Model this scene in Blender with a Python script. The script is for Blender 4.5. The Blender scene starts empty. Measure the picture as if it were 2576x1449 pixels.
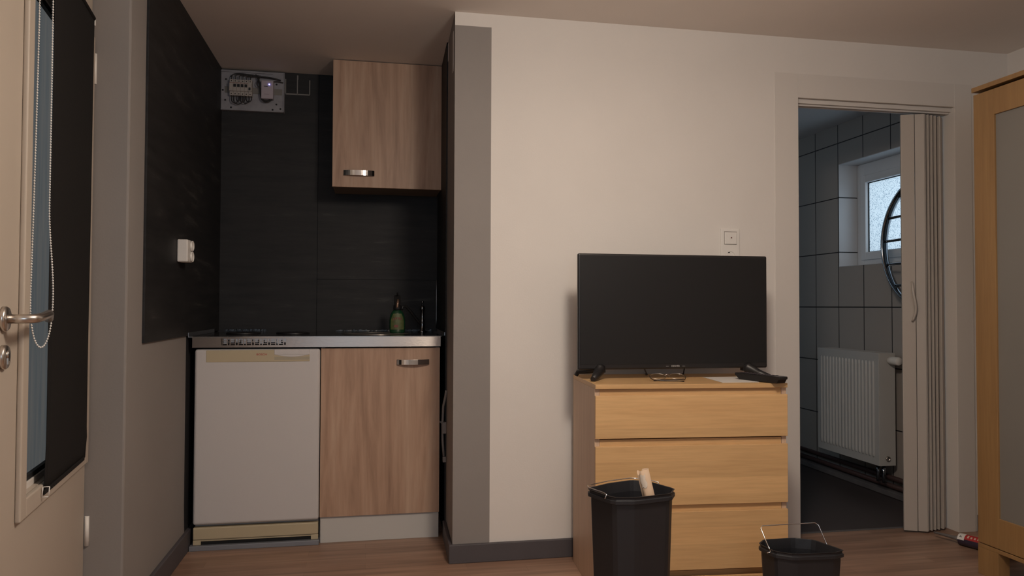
import bpy, bmesh, math, random
from mathutils import Vector, Matrix
random.seed(4)
sc = bpy.context.scene
COL = sc.collection
R = math.radians

# ------------------------------------------------------------------ camera
F_PX = 1902.35
YAW, PITCH, ROLL = 0.188748, 0.024173, 0.003541
fw = Vector((math.sin(YAW)*math.cos(PITCH), math.cos(YAW)*math.cos(PITCH), math.sin(PITCH)))
r0 = Vector((math.cos(YAW), -math.sin(YAW), 0)); u0 = r0.cross(fw)
rt = math.cos(ROLL)*r0 + math.sin(ROLL)*u0
up = -math.sin(ROLL)*r0 + math.cos(ROLL)*u0
cam_d = bpy.data.cameras.new('camera'); cam = bpy.data.objects.new('camera', cam_d); COL.objects.link(cam)
cam_d.sensor_width = 36.0; cam_d.sensor_fit = 'HORIZONTAL'; cam_d.lens = 36.0*F_PX/2576
cam_d.clip_start = 0.05; cam_d.clip_end = 60
cam.matrix_world = Matrix(((rt.x, up.x, -fw.x, 0), (rt.y, up.y, -fw.y, 0), (rt.z, up.z, -fw.z, 1.02), (0, 0, 0, 1)))
sc.camera = cam

# ------------------------------------------------------------------ light
w = bpy.data.worlds.new('world'); sc.world = w; w.use_nodes = True
bg = w.node_tree.nodes['Background']; bg.inputs[0].default_value = (0.66, 0.84, 1.0, 1); bg.inputs[1].default_value = 1.05
ld = bpy.data.lights.new('ceiling_bulb', 'POINT'); ld.energy = 30; ld.shadow_soft_size = 0.11; ld.color = (1.0, 0.87, 0.74)
lo = bpy.data.objects.new('ceiling_bulb', ld); COL.objects.link(lo); lo.location = (0.65, 1.33, 1.94)
# the lamp's diffuser, shining down
dd0 = bpy.data.lights.new('ceiling_diffuser', 'AREA'); dd0.shape = 'DISK'; dd0.size = 0.30; dd0.energy = 12; dd0.color = (1.0, 0.87, 0.74)
do0 = bpy.data.objects.new('ceiling_diffuser', dd0); COL.objects.link(do0); do0.location = (0.65, 1.33, 2.07)
# daylight entering through the window in the wall behind the camera
ad = bpy.data.lights.new('window_daylight', 'AREA'); ad.shape = 'RECTANGLE'; ad.size = 1.0; ad.size_y = 0.95; ad.energy = 11; ad.color = (0.66, 0.83, 1.0)
ao = bpy.data.objects.new('window_daylight', ad); COL.objects.link(ao); ao.location = (-0.15, -1.95, 1.45); ao.rotation_euler = (R(90), 0, 0)
sc.view_settings.view_transform = 'Standard'; sc.view_settings.look = 'None'
sc.view_settings.gamma = 1; sc.view_settings.use_curve_mapping = False
sc.view_settings.exposure = 0.07

# ------------------------------------------------------------------ materials
def newmat(name):
    m = bpy.data.materials.new(name); m.use_nodes = True
    nt = m.node_tree; b = nt.nodes['Principled BSDF']
    return m, nt, b
def N(nt, t, **k):
    n = nt.nodes.new(t)
    for a, v in k.items(): setattr(n, a, v)
    return n
def pos(nt, scale=(1, 1, 1), obj=True):
    tc = N(nt, 'ShaderNodeTexCoord'); mp = N(nt, 'ShaderNodeMapping')
    mp.inputs['Scale'].default_value = scale
    nt.links.new(tc.outputs['Object'], mp.inputs[0]); return mp.outputs[0]
def plain(name, col, rough=0.6, metal=0.0, bump=0.0, bscale=200, var=0.0, vscale=3, spec=0.5):
    m, nt, b = newmat(name)
    b.inputs['Base Color'].default_value = (*col, 1); b.inputs['Roughness'].default_value = rough
    b.inputs['Metallic'].default_value = metal; b.inputs['Specular IOR Level'].default_value = spec
    if var or bump: p = pos(nt)
    if var:
        n = N(nt, 'ShaderNodeTexNoise'); n.inputs['Scale'].default_value = vscale; n.inputs['Detail'].default_value = 5
        nt.links.new(p, n.inputs['Vector'])
        rp = N(nt, 'ShaderNodeValToRGB')
        rp.color_ramp.elements[0].position = 0.3; rp.color_ramp.elements[1].position = 0.7
        rp.color_ramp.elements[0].color = (*[c*(1-var) for c in col], 1); rp.color_ramp.elements[1].color = (*[min(1, c*(1+var)) for c in col], 1)
        nt.links.new(n.outputs['Fac'], rp.inputs[0]); nt.links.new(rp.outputs[0], b.inputs['Base Color'])
    if bump:
        n = N(nt, 'ShaderNodeTexNoise'); n.inputs['Scale'].default_value = bscale; n.inputs['Detail'].default_value = 3
        nt.links.new(p, n.inputs['Vector'])
        bp = N(nt, 'ShaderNodeBump'); bp.inputs['Strength'].default_value = bump; bp.inputs['Distance'].default_value = 0.001
        nt.links.new(n.outputs['Fac'], bp.inputs['Height']); nt.links.new(bp.outputs[0], b.inputs['Normal'])
    return m
def wood(name, c0, c1, c2, grain, rough=0.45, bands=None):
    """grain: mapping scale (small along the grain, large across it); bands: scale of wide board stripes"""
    m, nt, b = newmat(name)
    p = pos(nt, grain)
    n = N(nt, 'ShaderNodeTexNoise'); n.inputs['Scale'].default_value = 1; n.inputs['Detail'].default_value = 7; n.inputs['Roughness'].default_value = 0.62
    n.inputs['Distortion'].default_value = 0.6
    nt.links.new(p, n.inputs['Vector'])
    rp = N(nt, 'ShaderNodeValToRGB'); e = rp.color_ramp.elements
    e[0].position = 0.30; e[0].color = (*c0, 1); e[1].position = 0.72; e[1].color = (*c2, 1)
    x = e.new(0.5); x.color = (*c1, 1)
    nt.links.new(n.outputs['Fac'], rp.inputs[0])
    out = rp.outputs[0]
    p2 = pos(nt, tuple(g*5 for g in grain))
    n2 = N(nt, 'ShaderNodeTexNoise'); n2.inputs['Scale'].default_value = 1; n2.inputs['Detail'].default_value = 4
    nt.links.new(p2, n2.inputs['Vector'])
    mx = N(nt, 'ShaderNodeMix', data_type='RGBA', blend_type='MULTIPLY'); mx.inputs[0].default_value = 0.35
    r2 = N(nt, 'ShaderNodeValToRGB'); r2.color_ramp.elements[0].position = 0.35; r2.color_ramp.elements[0].color = (0.74, 0.72, 0.70, 1); r2.color_ramp.elements[1].position = 0.6
    nt.links.new(n2.outputs['Fac'], r2.inputs[0]); nt.links.new(out, mx.inputs[6]); nt.links.new(r2.outputs[0], mx.inputs[7]); out = mx.outputs[2]
    if bands:
        p3 = pos(nt, bands); v = N(nt, 'ShaderNodeTexWhiteNoise', noise_dimensions='3D')
        sn = N(nt, 'ShaderNodeVectorMath', operation='FLOOR'); nt.links.new(p3, sn.inputs[0]); nt.links.new(sn.outputs[0], v.inputs[0])
        mr = N(nt, 'ShaderNodeMapRange'); mr.inputs[3].default_value = 0.87; mr.inputs[4].default_value = 1.08
        nt.links.new(v.outputs['Value'], mr.inputs[0])
        m3 = N(nt, 'ShaderNodeVectorMath', operation='SCALE'); nt.links.new(out, m3.inputs[0]); nt.links.new(mr.outputs[0], m3.inputs['Scale']); out = m3.outputs[0]
    nt.links.new(out, b.inputs['Base Color']); b.inputs['Roughness'].default_value = rough
    bp = N(nt, 'ShaderNodeBump'); bp.inputs['Strength'].default_value = 0.12; bp.inputs['Distance'].default_value = 0.001
    nt.links.new(n2.outputs['Fac'], bp.inputs['Height']); nt.links.new(bp.outputs[0], b.inputs['Normal'])
    return m

WHITE = plain('white_wall_paint', (0.74, 0.70, 0.66), 0.85, bump=0.35, bscale=160, var=0.02)
CEIL = plain('ceiling_paint', (0.82, 0.755, 0.70), 0.9, bump=0.3, bscale=120, var=0.02)
GREY = plain('taupe_wall_paint', (0.275, 0.250, 0.235), 0.8, bump=0.25, bscale=140, var=0.03)
BASE = plain('dark_grey_skirting_paint', (0.080, 0.071, 0.077), 0.6, var=0.06, vscale=8)
CASE = plain('white_lacquer', (0.69, 0.65, 0.61), 0.55)
DOORM = plain('door_lacquer', (0.46, 0.395, 0.33), 0.5, var=0.015)
BRIGHT = plain('white_plastic', (0.78, 0.75, 0.71), 0.4)
CREAM = plain('yellowed_plastic', (0.50, 0.42, 0.28), 0.45)
FRIDGE = plain('fridge_enamel', (0.60, 0.57, 0.56), 0.42, bump=0.25, bscale=500)
STEELB = plain('brushed_handle_steel', (0.62, 0.57, 0.52), 0.28, 1.0)
CHROME = plain('chrome', (0.75, 0.75, 0.76), 0.08, 1.0)
DCHROME = plain('smoked_chrome', (0.30, 0.32, 0.35), 0.12, 1.0)
ALU = plain('aluminium', (0.42, 0.43, 0.45), 0.4, 1.0)
GALV = plain('grey_metal_strip', (0.26, 0.27, 0.30), 0.5, 0.4)
BLACKP = plain('black_plastic', (0.012, 0.011, 0.012), 0.42)
SCREEN = plain('tv_screen', (0.010, 0.010, 0.011), 0.5, spec=0.35)
BIN = plain('black_bin_plastic', (0.014, 0.014, 0.017), 0.5, bump=0.2, bscale=400)
DARK = plain('dark_void', (0.006, 0.006, 0.007), 0.9)
BLIND = plain('black_blind_fabric', (0.013, 0.012, 0.012), 0.9, bump=0.3, bscale=900, spec=0.2)
FBOX = plain('fuse_box_plastic', (0.29, 0.285, 0.31), 0.6, var=0.12, vscale=25)
FBOXW = plain('breaker_plastic', (0.42, 0.38, 0.35), 0.5)
LILAC = plain('bell_transformer_plastic', (0.46, 0.40, 0.45), 0.5)
WIRE = plain('black_wire_insulation', (0.015, 0.014, 0.015), 0.5)
RAD = plain('radiator_enamel', (0.50, 0.49, 0.47), 0.4)
RUBBER = plain('black_rubber', (0.01, 0.01, 0.012), 0.7)
CARD = plain('cardboard', (0.50, 0.36, 0.25), 0.8, var=0.05, vscale=20)
PAPER = plain('paper', (0.62, 0.58, 0.54), 0.8)
PLINTH = plain('white_plinth_board', (0.56, 0.54, 0.51), 0.5)
RED = plain('red_ink', (0.42, 0.02, 0.02), 0.5)
GREY_INK = plain('grey_ink', (0.45, 0.44, 0.43), 0.5)
PIPE = plain('dark_red_pipe_paint', (0.055, 0.028, 0.026), 0.5)
LEDGE = plain('stone_ledge', (0.12, 0.11, 0.11), 0.6, var=0.1, vscale=20)
GREEN = plain('green_bottle_plastic', (0.010, 0.050, 0.022), 0.2)
LABELM = plain('bottle_label', (0.085, 0.10, 0.03), 0.5, var=0.25, vscale=60)
PVC = plain('folding_door_pvc', (0.47, 0.42, 0.37), 0.45)
BCEIL = plain('bathroom_ceiling_paint', (0.62, 0.62, 0.63), 0.9)
WPVC = plain('window_frame_pvc', (0.70, 0.71, 0.73), 0.4)
FLOORT = plain('bathroom_floor_tile', (0.050, 0.048, 0.048), 0.6, var=0.3, vscale=5)
GLS = plain('frosted_wardrobe_panel', (0.20, 0.185, 0.165), 0.45, var=0.03)
DARKB = plain('dark_temple_plastic', (0.02, 0.012, 0.01), 0.3)
BLACKPAINT = plain('black_wall_paint', (0.014, 0.014, 0.017), 0.75, bump=0.3, bscale=90)

OAK = wood('oak_front', (0.30, 0.175, 0.115), (0.47, 0.30, 0.205), (0.56, 0.385, 0.275), (14, 14, 1.1), 0.5)
BIRCH = wood('birch_veneer', (0.61, 0.37, 0.17), (0.65, 0.405, 0.19), (0.69, 0.44, 0.21), (1.3, 1.3, 22), 0.42, bands=(0.9, 0.01, 17))
BIRCHS = wood('birch_side_foil', (0.55, 0.38, 0.265), (0.59, 0.42, 0.295), (0.63, 0.45, 0.32), (30, 30, 1.5), 0.5)
WARD = wood('wardrobe_birch', (0.28, 0.155, 0.060), (0.31, 0.175, 0.070), (0.345, 0.20, 0.080), (20, 20, 1.2), 0.45)

def m_floor():
    m, nt, b = newmat('laminate_floor')
    tc = N(nt, 'ShaderNodeTexCoord'); br = N(nt, 'ShaderNodeTexBrick')
    br.offset = 0.37; br.inputs['Scale'].default_value = 1; br.inputs['Brick Width'].default_value = 0.62; br.inputs['Row Height'].default_value = 0.064
    br.inputs['Mortar Size'].default_value = 0.0006; br.inputs['Mortar Smooth'].default_value = 0.5
    br.inputs['Color1'].default_value = (0.29, 0.175, 0.125, 1); br.inputs['Color2'].default_value = (0.37, 0.235, 0.17, 1); br.inputs['Mortar'].default_value = (0.2, 0.12, 0.08, 1)
    nt.links.new(tc.outputs['Object'], br.inputs['Vector'])
    p = pos(nt, (2.2, 34, 1)); n = N(nt, 'ShaderNodeTexNoise'); n.inputs['Scale'].default_value = 1; n.inputs['Detail'].default_value = 7
    nt.links.new(p, n.inputs['Vector'])
    rp = N(nt, 'ShaderNodeValToRGB'); rp.color_ramp.elements[0].position = 0.32; rp.color_ramp.elements[0].color = (0.66, 0.64, 0.62, 1); rp.color_ramp.elements[1].position = 0.66; rp.color_ramp.elements[1].color = (1.08, 1.05, 1.0, 1)
    nt.links.new(n.outputs['Fac'], rp.inputs[0])
    mx = N(nt, 'ShaderNodeMix', data_type='RGBA', blend_type='MULTIPLY'); mx.inputs[0].default_value = 1
    nt.links.new(br.outputs['Color'], mx.inputs[6]); nt.links.new(rp.outputs[0], mx.inputs[7]); nt.links.new(mx.outputs[2], b.inputs['Base Color'])
    b.inputs['Roughness'].default_value = 0.42
    return m
FLOOR = m_floor()

def m_tile(name, ax, w_, h_, ox, oz, col, grout, mort=0.0035, rough=0.3):
    m, nt, b = newmat(name)
    g = N(nt, 'ShaderNodeNewGeometry'); s = N(nt, 'ShaderNodeSeparateXYZ'); nt.links.new(g.outputs['Position'], s.inputs[0])
    c = N(nt, 'ShaderNodeCombineXYZ')
    a1 = N(nt, 'ShaderNodeMath', operation='SUBTRACT'); a1.inputs[1].default_value = ox; nt.links.new(s.outputs[ax], a1.inputs[0])
    a2 = N(nt, 'ShaderNodeMath', operation='SUBTRACT'); a2.inputs[1].default_value = oz; nt.links.new(s.outputs['Z' if ax != 'Z' else 'X'], a2.inputs[0])
    nt.links.new(a1.outputs[0], c.inputs[0]); nt.links.new(a2.outputs[0], c.inputs[1])
    br = N(nt, 'ShaderNodeTexBrick'); br.offset = 0; br.inputs['Scale'].default_value = 1
    br.inputs['Brick Width'].default_value = w_; br.inputs['Row Height'].default_value = h_; br.inputs['Mortar Size'].default_value = mort
    br.inputs['Mortar Smooth'].default_value = 0.2
    br.inputs['Color1'].default_value = (*col, 1); br.inputs['Color2'].default_value = (*[x*1.04 for x in col], 1); br.inputs['Mortar'].default_value = (*grout, 1)
    nt.links.new(c.outputs[0], br.inputs['Vector']); nt.links.new(br.outputs['Color'], b.inputs['Base Color']); b.inputs['Roughness'].default_value = rough
    return m
TILEY = m_tile('wall_tiles_window_side', 'Y', 0.2393, 0.3366, 3.709-0.2393*8, 0.349-0.3366*2, (0.40, 0.365, 0.335), (0.02, 0.02, 0.022))
TILEX = m_tile('wall_tiles_across', 'X', 0.2393, 0.3366, 0.0, 0.349-0.3366*2, (0.40, 0.365, 0.335), (0.02, 0.02, 0.022))
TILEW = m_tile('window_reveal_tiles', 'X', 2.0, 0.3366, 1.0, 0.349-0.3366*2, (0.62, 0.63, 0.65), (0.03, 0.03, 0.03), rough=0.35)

def m_slate():
    m, nt, b = newmat('black_slate_panel')
    g = N(nt, 'ShaderNodeNewGeometry')
    mp = N(nt, 'ShaderNodeMapping'); mp.inputs['Scale'].default_value = (3, 3, 26); nt.links.new(g.outputs['Position'], mp.inputs[0])
    n = N(nt, 'ShaderNodeTexNoise'); n.inputs['Scale'].default_value = 1; n.inputs['Detail'].default_value = 8; n.inputs['Roughness'].default_value = 0.7
    nt.links.new(mp.outputs[0], n.inputs['Vector'])
    n2 = N(nt, 'ShaderNodeTexNoise'); n2.inputs['Scale'].default_value = 2.2; n2.inputs['Detail'].default_value = 4; nt.links.new(g.outputs['Position'], n2.inputs['Vector'])
    rp = N(nt, 'ShaderNodeValToRGB'); e = rp.color_ramp.elements
    e[0].position = 0.35; e[0].color = (0.013, 0.013, 0.0145, 1); e[1].position = 0.80; e[1].color = (0.075, 0.070, 0.066, 1)
    x = e.new(0.62); x.color = (0.024, 0.023, 0.024, 1)
    mul = N(nt, 'ShaderNodeMath', operation='MULTIPLY'); nt.links.new(n.outputs['Fac'], mul.inputs[0])
    mr = N(nt, 'ShaderNodeMapRange'); mr.inputs[1].default_value = 0.35; mr.inputs[2].default_value = 0.65; mr.inputs[3].default_value = 0.85; mr.inputs[4].default_value = 1.15
    nt.links.new(n2.outputs['Fac'], mr.inputs[0]); nt.links.new(mr.outputs[0], mul.inputs[1]); nt.links.new(mul.outputs[0], rp.inputs[0])
    nt.links.new(rp.outputs[0], b.inputs['Base Color']); b.inputs['Roughness'].default_value = 0.62; b.inputs['Specular IOR Level'].default_value = 0.35
    return m
SLATE = m_slate()

def m_steel():
    m, nt, b = newmat('worktop_steel')
    b.inputs['Base Color'].default_value = (0.50, 0.455, 0.42, 1); b.inputs['Metallic'].default_value = 1
    b.inputs['Roughness'].default_value = 0.34; b.inputs['Anisotropic'].default_value = 0.93
    cv = N(nt, 'ShaderNodeCombineXYZ'); cv.inputs[2].default_value = 1.0; nt.links.new(cv.outputs[0], b.inputs['Tangent'])
    p = pos(nt, (7, 7, 60)); n = N(nt, 'ShaderNodeTexNoise'); n.inputs['Scale'].default_value = 6; n.inputs['Detail'].default_value = 6
    nt.links.new(p, n.inputs['Vector'])
    bp = N(nt, 'ShaderNodeBump'); bp.inputs['Strength'].default_value = 0.35; bp.inputs['Distance'].default_value = 0.001
    nt.links.new(n.outputs['Fac'], bp.inputs['Height']); nt.links.new(bp.outputs[0], b.inputs['Normal'])
    return m
STEEL = m_steel()
STEELTOP = plain('worktop_steel_top', (0.45, 0.43, 0.42), 0.16, 1.0)

def m_pane(name, col, col2, gloss, scale, p0=0.42, p1=0.5, stretch=(1, 1, 1)):
    """obscured glass: light from outside comes through the sheet"""
    m, nt, b = newmat(name); nt.nodes.remove(b)
    out = nt.nodes['Material Output']
    t = N(nt, 'ShaderNodeBsdfTranslucent'); g = N(nt, 'ShaderNodeBsdfGlossy'); g.inputs['Roughness'].default_value = 0.15
    mx = N(nt, 'ShaderNodeMixShader'); mx.inputs[0].default_value = gloss
    p = pos(nt, stretch); n = N(nt, 'ShaderNodeTexNoise'); n.inputs['Scale'].default_value = scale; n.inputs['Detail'].default_value = 2
    nt.links.new(p, n.inputs['Vector'])
    rp = N(nt, 'ShaderNodeValToRGB'); rp.color_ramp.elements[0].position = p0; rp.color_ramp.elements[1].position = p1
    rp.color_ramp.elements[0].color = (*col2, 1); rp.color_ramp.elements[1].color = (*col, 1)
    nt.links.new(n.outputs['Fac'], rp.inputs[0]); nt.links.new(rp.outputs[0], t.inputs['Color'])
    nt.links.new(t.outputs[0], mx.inputs[1]); nt.links.new(g.outputs[0], mx.inputs[2]); nt.links.new(mx.outputs[0], out.inputs[0])
    return m
PANE = m_pane('obscured_window_glass', (0.95, 0.97, 0.97), (0.30, 0.38, 0.45), 0.03, 210, 0.36, 0.46)
DPANE = m_pane('door_glass', (0.155, 0.125, 0.103), (0.105, 0.098, 0.09), 0.05, 6, 0.3, 0.7, (8, 8, 0.6))
def m_lens():
    m, nt, b = newmat('spectacle_lens'); nt.nodes.remove(b)
    t = N(nt, 'ShaderNodeBsdfTransparent'); g = N(nt, 'ShaderNodeBsdfGlossy'); g.inputs['Roughness'].default_value = 0.1
    mx = N(nt, 'ShaderNodeMixShader'); mx.inputs[0].default_value = 0.10
    nt.links.new(t.outputs[0], mx.inputs[1]); nt.links.new(g.outputs[0], mx.inputs[2]); nt.links.new(mx.outputs[0], nt.nodes['Material Output'].inputs[0])
    return m
LENS = m_lens()
def m_emit(name, col, s):
    m, nt, b = newmat(name); b.inputs['Emission Color'].default_value = (*col, 1); b.inputs['Emission Strength'].default_value = s
    b.inputs['Base Color'].default_value = (0.1, 0.1, 0.1, 1); return m
LED = m_emit('blue_led', (0.25, 0.25, 1.0), 6)

# ------------------------------------------------------------------ mesh helpers
class G:
    def __init__(s): s.bm = bmesh.new()
    def face(s, pts, mi=0):
        f = s.bm.faces.new([s.bm.verts.new(p) for p in pts]); f.material_index = mi; return f
    def box(s, x0, x1, y0, y1, z0, z1, mi=0):
        v = [s.bm.verts.new(p) for p in ((x0,y0,z0),(x1,y0,z0),(x1,y1,z0),(x0,y1,z0),(x0,y0,z1),(x1,y0,z1),(x1,y1,z1),(x0,y1,z1))]
        for q in ((3,2,1,0),(4,5,6,7),(0,1,5,4),(1,2,6,5),(2,3,7,6),(3,0,4,7)):
            f = s.bm.faces.new([v[i] for i in q]); f.material_index = mi
        return s
    def prism(s, poly, z0, z1, mi=0, axis='z'):
        def P(a, b, c):
            return {'z': (a, b, c), 'y': (a, c, b), 'x': (c, a, b)}[axis]
        lo = [s.bm.verts.new(P(a, b, z0)) for a, b in poly]; hi = [s.bm.verts.new(P(a, b, z1)) for a, b in poly]
        n = len(poly)
        for L in (lo[::-1], hi):
            f = s.bm.faces.new(L); f.material_index = mi
        for i in range(n):
            f = s.bm.faces.new((lo[i], lo[(i+1) % n], hi[(i+1) % n], hi[i])); f.material_index = mi
        return s
    def tube(s, pts, r, seg=8, closed=False, mi=0, cap=True):
        pts = [Vector(p) for p in pts]; n = len(pts); rings = []
        rr = r if isinstance(r, (list, tuple)) else [r]*n
        prev = None
        for i, p in enumerate(pts):
            a = pts[(i-1) % n] if (closed or i > 0) else p; b = pts[(i+1) % n] if (closed or i < n-1) else p
            t = (b-a).normalized()
            if prev is None:
                q = Vector((0, 0, 1)) if abs(t.z) < 0.9 else Vector((1, 0, 0))
                e1 = t.cross(q).normalized()
            else:
                e1 = (prev - t*prev.dot(t)).normalized()
            prev = e1; e2 = t.cross(e1)
            rings.append([s.bm.verts.new(p + rr[i]*(math.cos(2*math.pi*k/seg)*e1 + math.sin(2*math.pi*k/seg)*e2)) for k in range(seg)])
        m = n if closed else n-1
        for i in range(m):
            A, B = rings[i], rings[(i+1) % n]
            for k in range(seg):
                f = s.bm.faces.new((A[k], A[(k+1) % seg], B[(k+1) % seg], B[k])); f.smooth = True; f.material_index = mi
        if cap and not closed:
            for L in (rings[0][::-1], rings[-1]):
                f = s.bm.faces.new(L); f.material_index = mi
        return s
    def cyl(s, p0, p1, r, seg=24, mi=0): return s.tube([p0, p1], r, seg, mi=mi)
    def lathe(s, prof, c=(0, 0, 0), seg=28, axis='z', sx=1, sy=1, mi=0):
        rings = []
        for r, h in prof:
            ring = []
            for k in range(seg):
                a = 2*math.pi*k/seg; x, y = r*math.cos(a)*sx, r*math.sin(a)*sy
                v = {'z': (x, y, h), 'y': (x, h, y), 'x': (h, x, y)}[axis]
                ring.append(s.bm.verts.new((c[0]+v[0], c[1]+v[1], c[2]+v[2])))
            rings.append(ring)
        for A, B in zip(rings, rings[1:]):
            for k in range(seg):
                f = s.bm.faces.new((A[k], A[(k+1) % seg], B[(k+1) % seg], B[k])); f.smooth = True; f.material_index = mi
        for L in (rings[0][::-1], rings[-1]):
            f = s.bm.faces.new(L); f.material_index = mi
        return s
    def sphere(s, c, r, mi=0, seg=8, rings=5):
        ring = []
        top = s.bm.verts.new((c[0], c[1], c[2]+r)); bot = s.bm.verts.new((c[0], c[1], c[2]-r))
        for i in range(1, rings):
            a = math.pi*i/rings
            ring.append([s.bm.verts.new((c[0]+r*math.sin(a)*math.cos(2*math.pi*k/seg), c[1]+r*math.sin(a)*math.sin(2*math.pi*k/seg), c[2]+r*math.cos(a))) for k in range(seg)])
        fs = []
        for k in range(seg):
            fs.append(s.bm.faces.new((top, ring[0][k], ring[0][(k+1) % seg])))
            fs.append(s.bm.faces.new((bot, ring[-1][(k+1) % seg], ring[-1][k])))
            for A, B in zip(ring, ring[1:]): fs.append(s.bm.faces.new((A[k], B[k], B[(k+1) % seg], A[(k+1) % seg])))
        for f in fs: f.smooth = True; f.material_index = mi
        return s
    def build(s, name, mats, parent=None, bevel=0, segs=2, local=None, kind=None):
        bmesh.ops.recalc_face_normals(s.bm, faces=s.bm.faces)
        me = bpy.data.meshes.new(name); s.bm.to_mesh(me); s.bm.free()
        for m in (mats if isinstance(mats, (list, tuple)) else [mats]): me.materials.append(m)
        o = bpy.data.objects.new(name, me); COL.objects.link(o)
        if parent: o.parent = parent
        if bevel:
            b = o.modifiers.new('bevel', 'BEVEL'); b.width = bevel; b.segments = segs; b.limit_method = 'ANGLE'; b.angle_limit = R(40); b.harden_normals = False
        if kind: o['kind'] = kind
        return o
def thing(name, loc, rz=0, label=None, cat=None, group=None, kind=None):
    o = bpy.data.objects.new(name, None); COL.objects.link(o); o.location = loc; o.rotation_euler = (0, 0, rz); o.empty_display_size = 0.05
    tag(o, label, cat, group, kind); return o
def tag(o, label=None, cat=None, group=None, kind=None):
    for k, v in (('label', label), ('category', cat), ('group', group), ('kind', kind)):
        if v: o[k] = v
    return o
def box(name, m, x0, x1, y0, y1, z0, z1, parent=None, bevel=0.0, kind=None):
    return G().box(x0, x1, y0, y1, z0, z1).build(name, m, parent, bevel, kind=kind)
def text(name, s, size, m, parent, loc, rot, ext=0.0003, sx=1.0, bold=0.0):
    c = bpy.data.curves.new(name, 'FONT'); c.body = s; c.size = size; c.extrude = ext; c.offset = bold; c.align_x = 'CENTER'; c.align_y = 'CENTER'
    t = bpy.data.objects.new('tmp', c); COL.objects.link(t)
    dg = bpy.context.evaluated_depsgraph_get(); me = bpy.data.meshes.new_from_object(t.evaluated_get(dg))
    bpy.data.objects.remove(t); me.materials.clear(); me.materials.append(m); me.name = name
    o = bpy.data.objects.new(name, me); COL.objects.link(o); o.parent = parent; o.location = loc; o.rotation_euler = rot; o.scale = (sx, 1, 1)
    return o
UPR = (R(90), 0, 0)      # text standing upright, facing the camera side (-Y)

ST = 'structure'
ZC = 2.21                # ceiling height
YW = 3.019               # face of the wall behind the television
NX0, NX1 = 0.339, 0.365  # niche side wall: slightly splayed
YB = 3.985               # back of the kitchen niche
XL = -0.735              # left side of the kitchen niche
XB = 2.845               # bathroom window wall
def nx(y): return NX0 + (NX1-NX0)*(y-YW)/(YB-YW)

# ================================================================== SETTING
box('floor', FLOOR, -2.6, 3.0, -2.0, 3.13, -0.06, 0.0, kind=ST)
g = G(); g.box(-1.0, 0.5, 3.13, 4.1, -0.06, 0.0); g.build('floor_kitchen', FLOOR, kind=ST)
box('floor_bathroom', m_tile('floor_tiles', 'X', 0.33, 0.33, 0, 0, (0.20, 0.18, 0.165), (0.05, 0.04, 0.04), 0.003, 0.5), 0.5, 3.2, 3.13, 5.5, -0.06, -0.002, kind=ST)
box('ceiling', CEIL, -1.0, 3.2, -2.0, 4.1, ZC, ZC+0.1, kind=ST)
box('ceiling_bathroom', BCEIL, 0.95, 3.1, 3.17, 5.4, 2.147, 2.19, kind=ST)

# main wall with the grey painted pillar strip at its left end
g = G()
xs = [NX0, 0.488, 1.855]; zs = [0, 2.156, ZC]
for i in range(2):
    for j in range(2):
        g.face([(xs[i], YW, zs[j]), (xs[i+1], YW, zs[j]), (xs[i+1], YW, zs[j+1]), (xs[i], YW, zs[j+1])], 1 if (i == 0 and j == 0) else 0)
g.face([(NX0, YW, 0), (nx(4.1), 4.1, 0), (nx(4.1), 4.1, ZC), (NX0, YW, ZC)], 1)
g.face([(1.855, YW, 0), (1.855, 3.17, 0), (1.855, 3.17, ZC), (1.855, YW, ZC)], 0)
g.face([(1.855, 3.17, 0), (0.5, 3.17, 0), (0.5, 3.17, ZC), (1.855, 3.17, ZC)], 0)
g.face([(0.5, 3.17, 0), (0.5, 4.1, 0), (0.5, 4.1, ZC), (0.5, 3.17, ZC)], 0)
g.face([(0.5, 4.1, 0), (nx(4.1), 4.1, 0), (nx(4.1), 4.1, ZC), (0.5, 4.1, ZC)], 0)
bmesh.ops.remove_doubles(g.bm, verts=g.bm.verts, dist=1e-5)
g.build('wall_main', [WHITE, GREY], kind=ST)
box('wall_lintel', WHITE, 1.855, 2.66, YW, 3.17, 1.945, ZC, kind=ST)
box('wall_corner', WHITE, 2.66, 3.05, YW, 3.17, 0, ZC, kind=ST)
box('wall_right', WHITE, 2.935, 3.05, -2.0, YW, 0, ZC, kind=ST)
win3 = thing('window_3', (-0.15, -2.0, 0.92), kind=ST)
g = G(); g.box(-0.58, -0.51, 0, 0.07, 0, 1.06); g.box(0.51, 0.58, 0, 0.07, 0, 1.06); g.box(-0.51, 0.51, 0, 0.07, 0, 0.045); g.box(-0.51, 0.51, 0, 0.07, 1.015, 1.06); g.build('frame', CASE, win3, 0.003)
box('wall_rear', WHITE, -1.0, 2.935, -2.1, -2.0, 0, ZC, kind=ST)
g = G(); g.box(-0.98, -0.86, -2.0, 1.60, 0, ZC); g.box(-0.98, -0.86, 1.60, 2.535, 2.03, ZC); g.build('wall_left', WHITE, kind=ST)
# left side of the niche (taupe), its end facing the room beside the door
box('wall_niche_left', GREY, -0.98, XL, 2.535, 4.1, 0, ZC, bevel=0.006, kind=ST)
box('wall_niche_rear', BLACKPAINT, XL, nx(4.0), YB+0.012, 4.1, 0, ZC, kind=ST)
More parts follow.
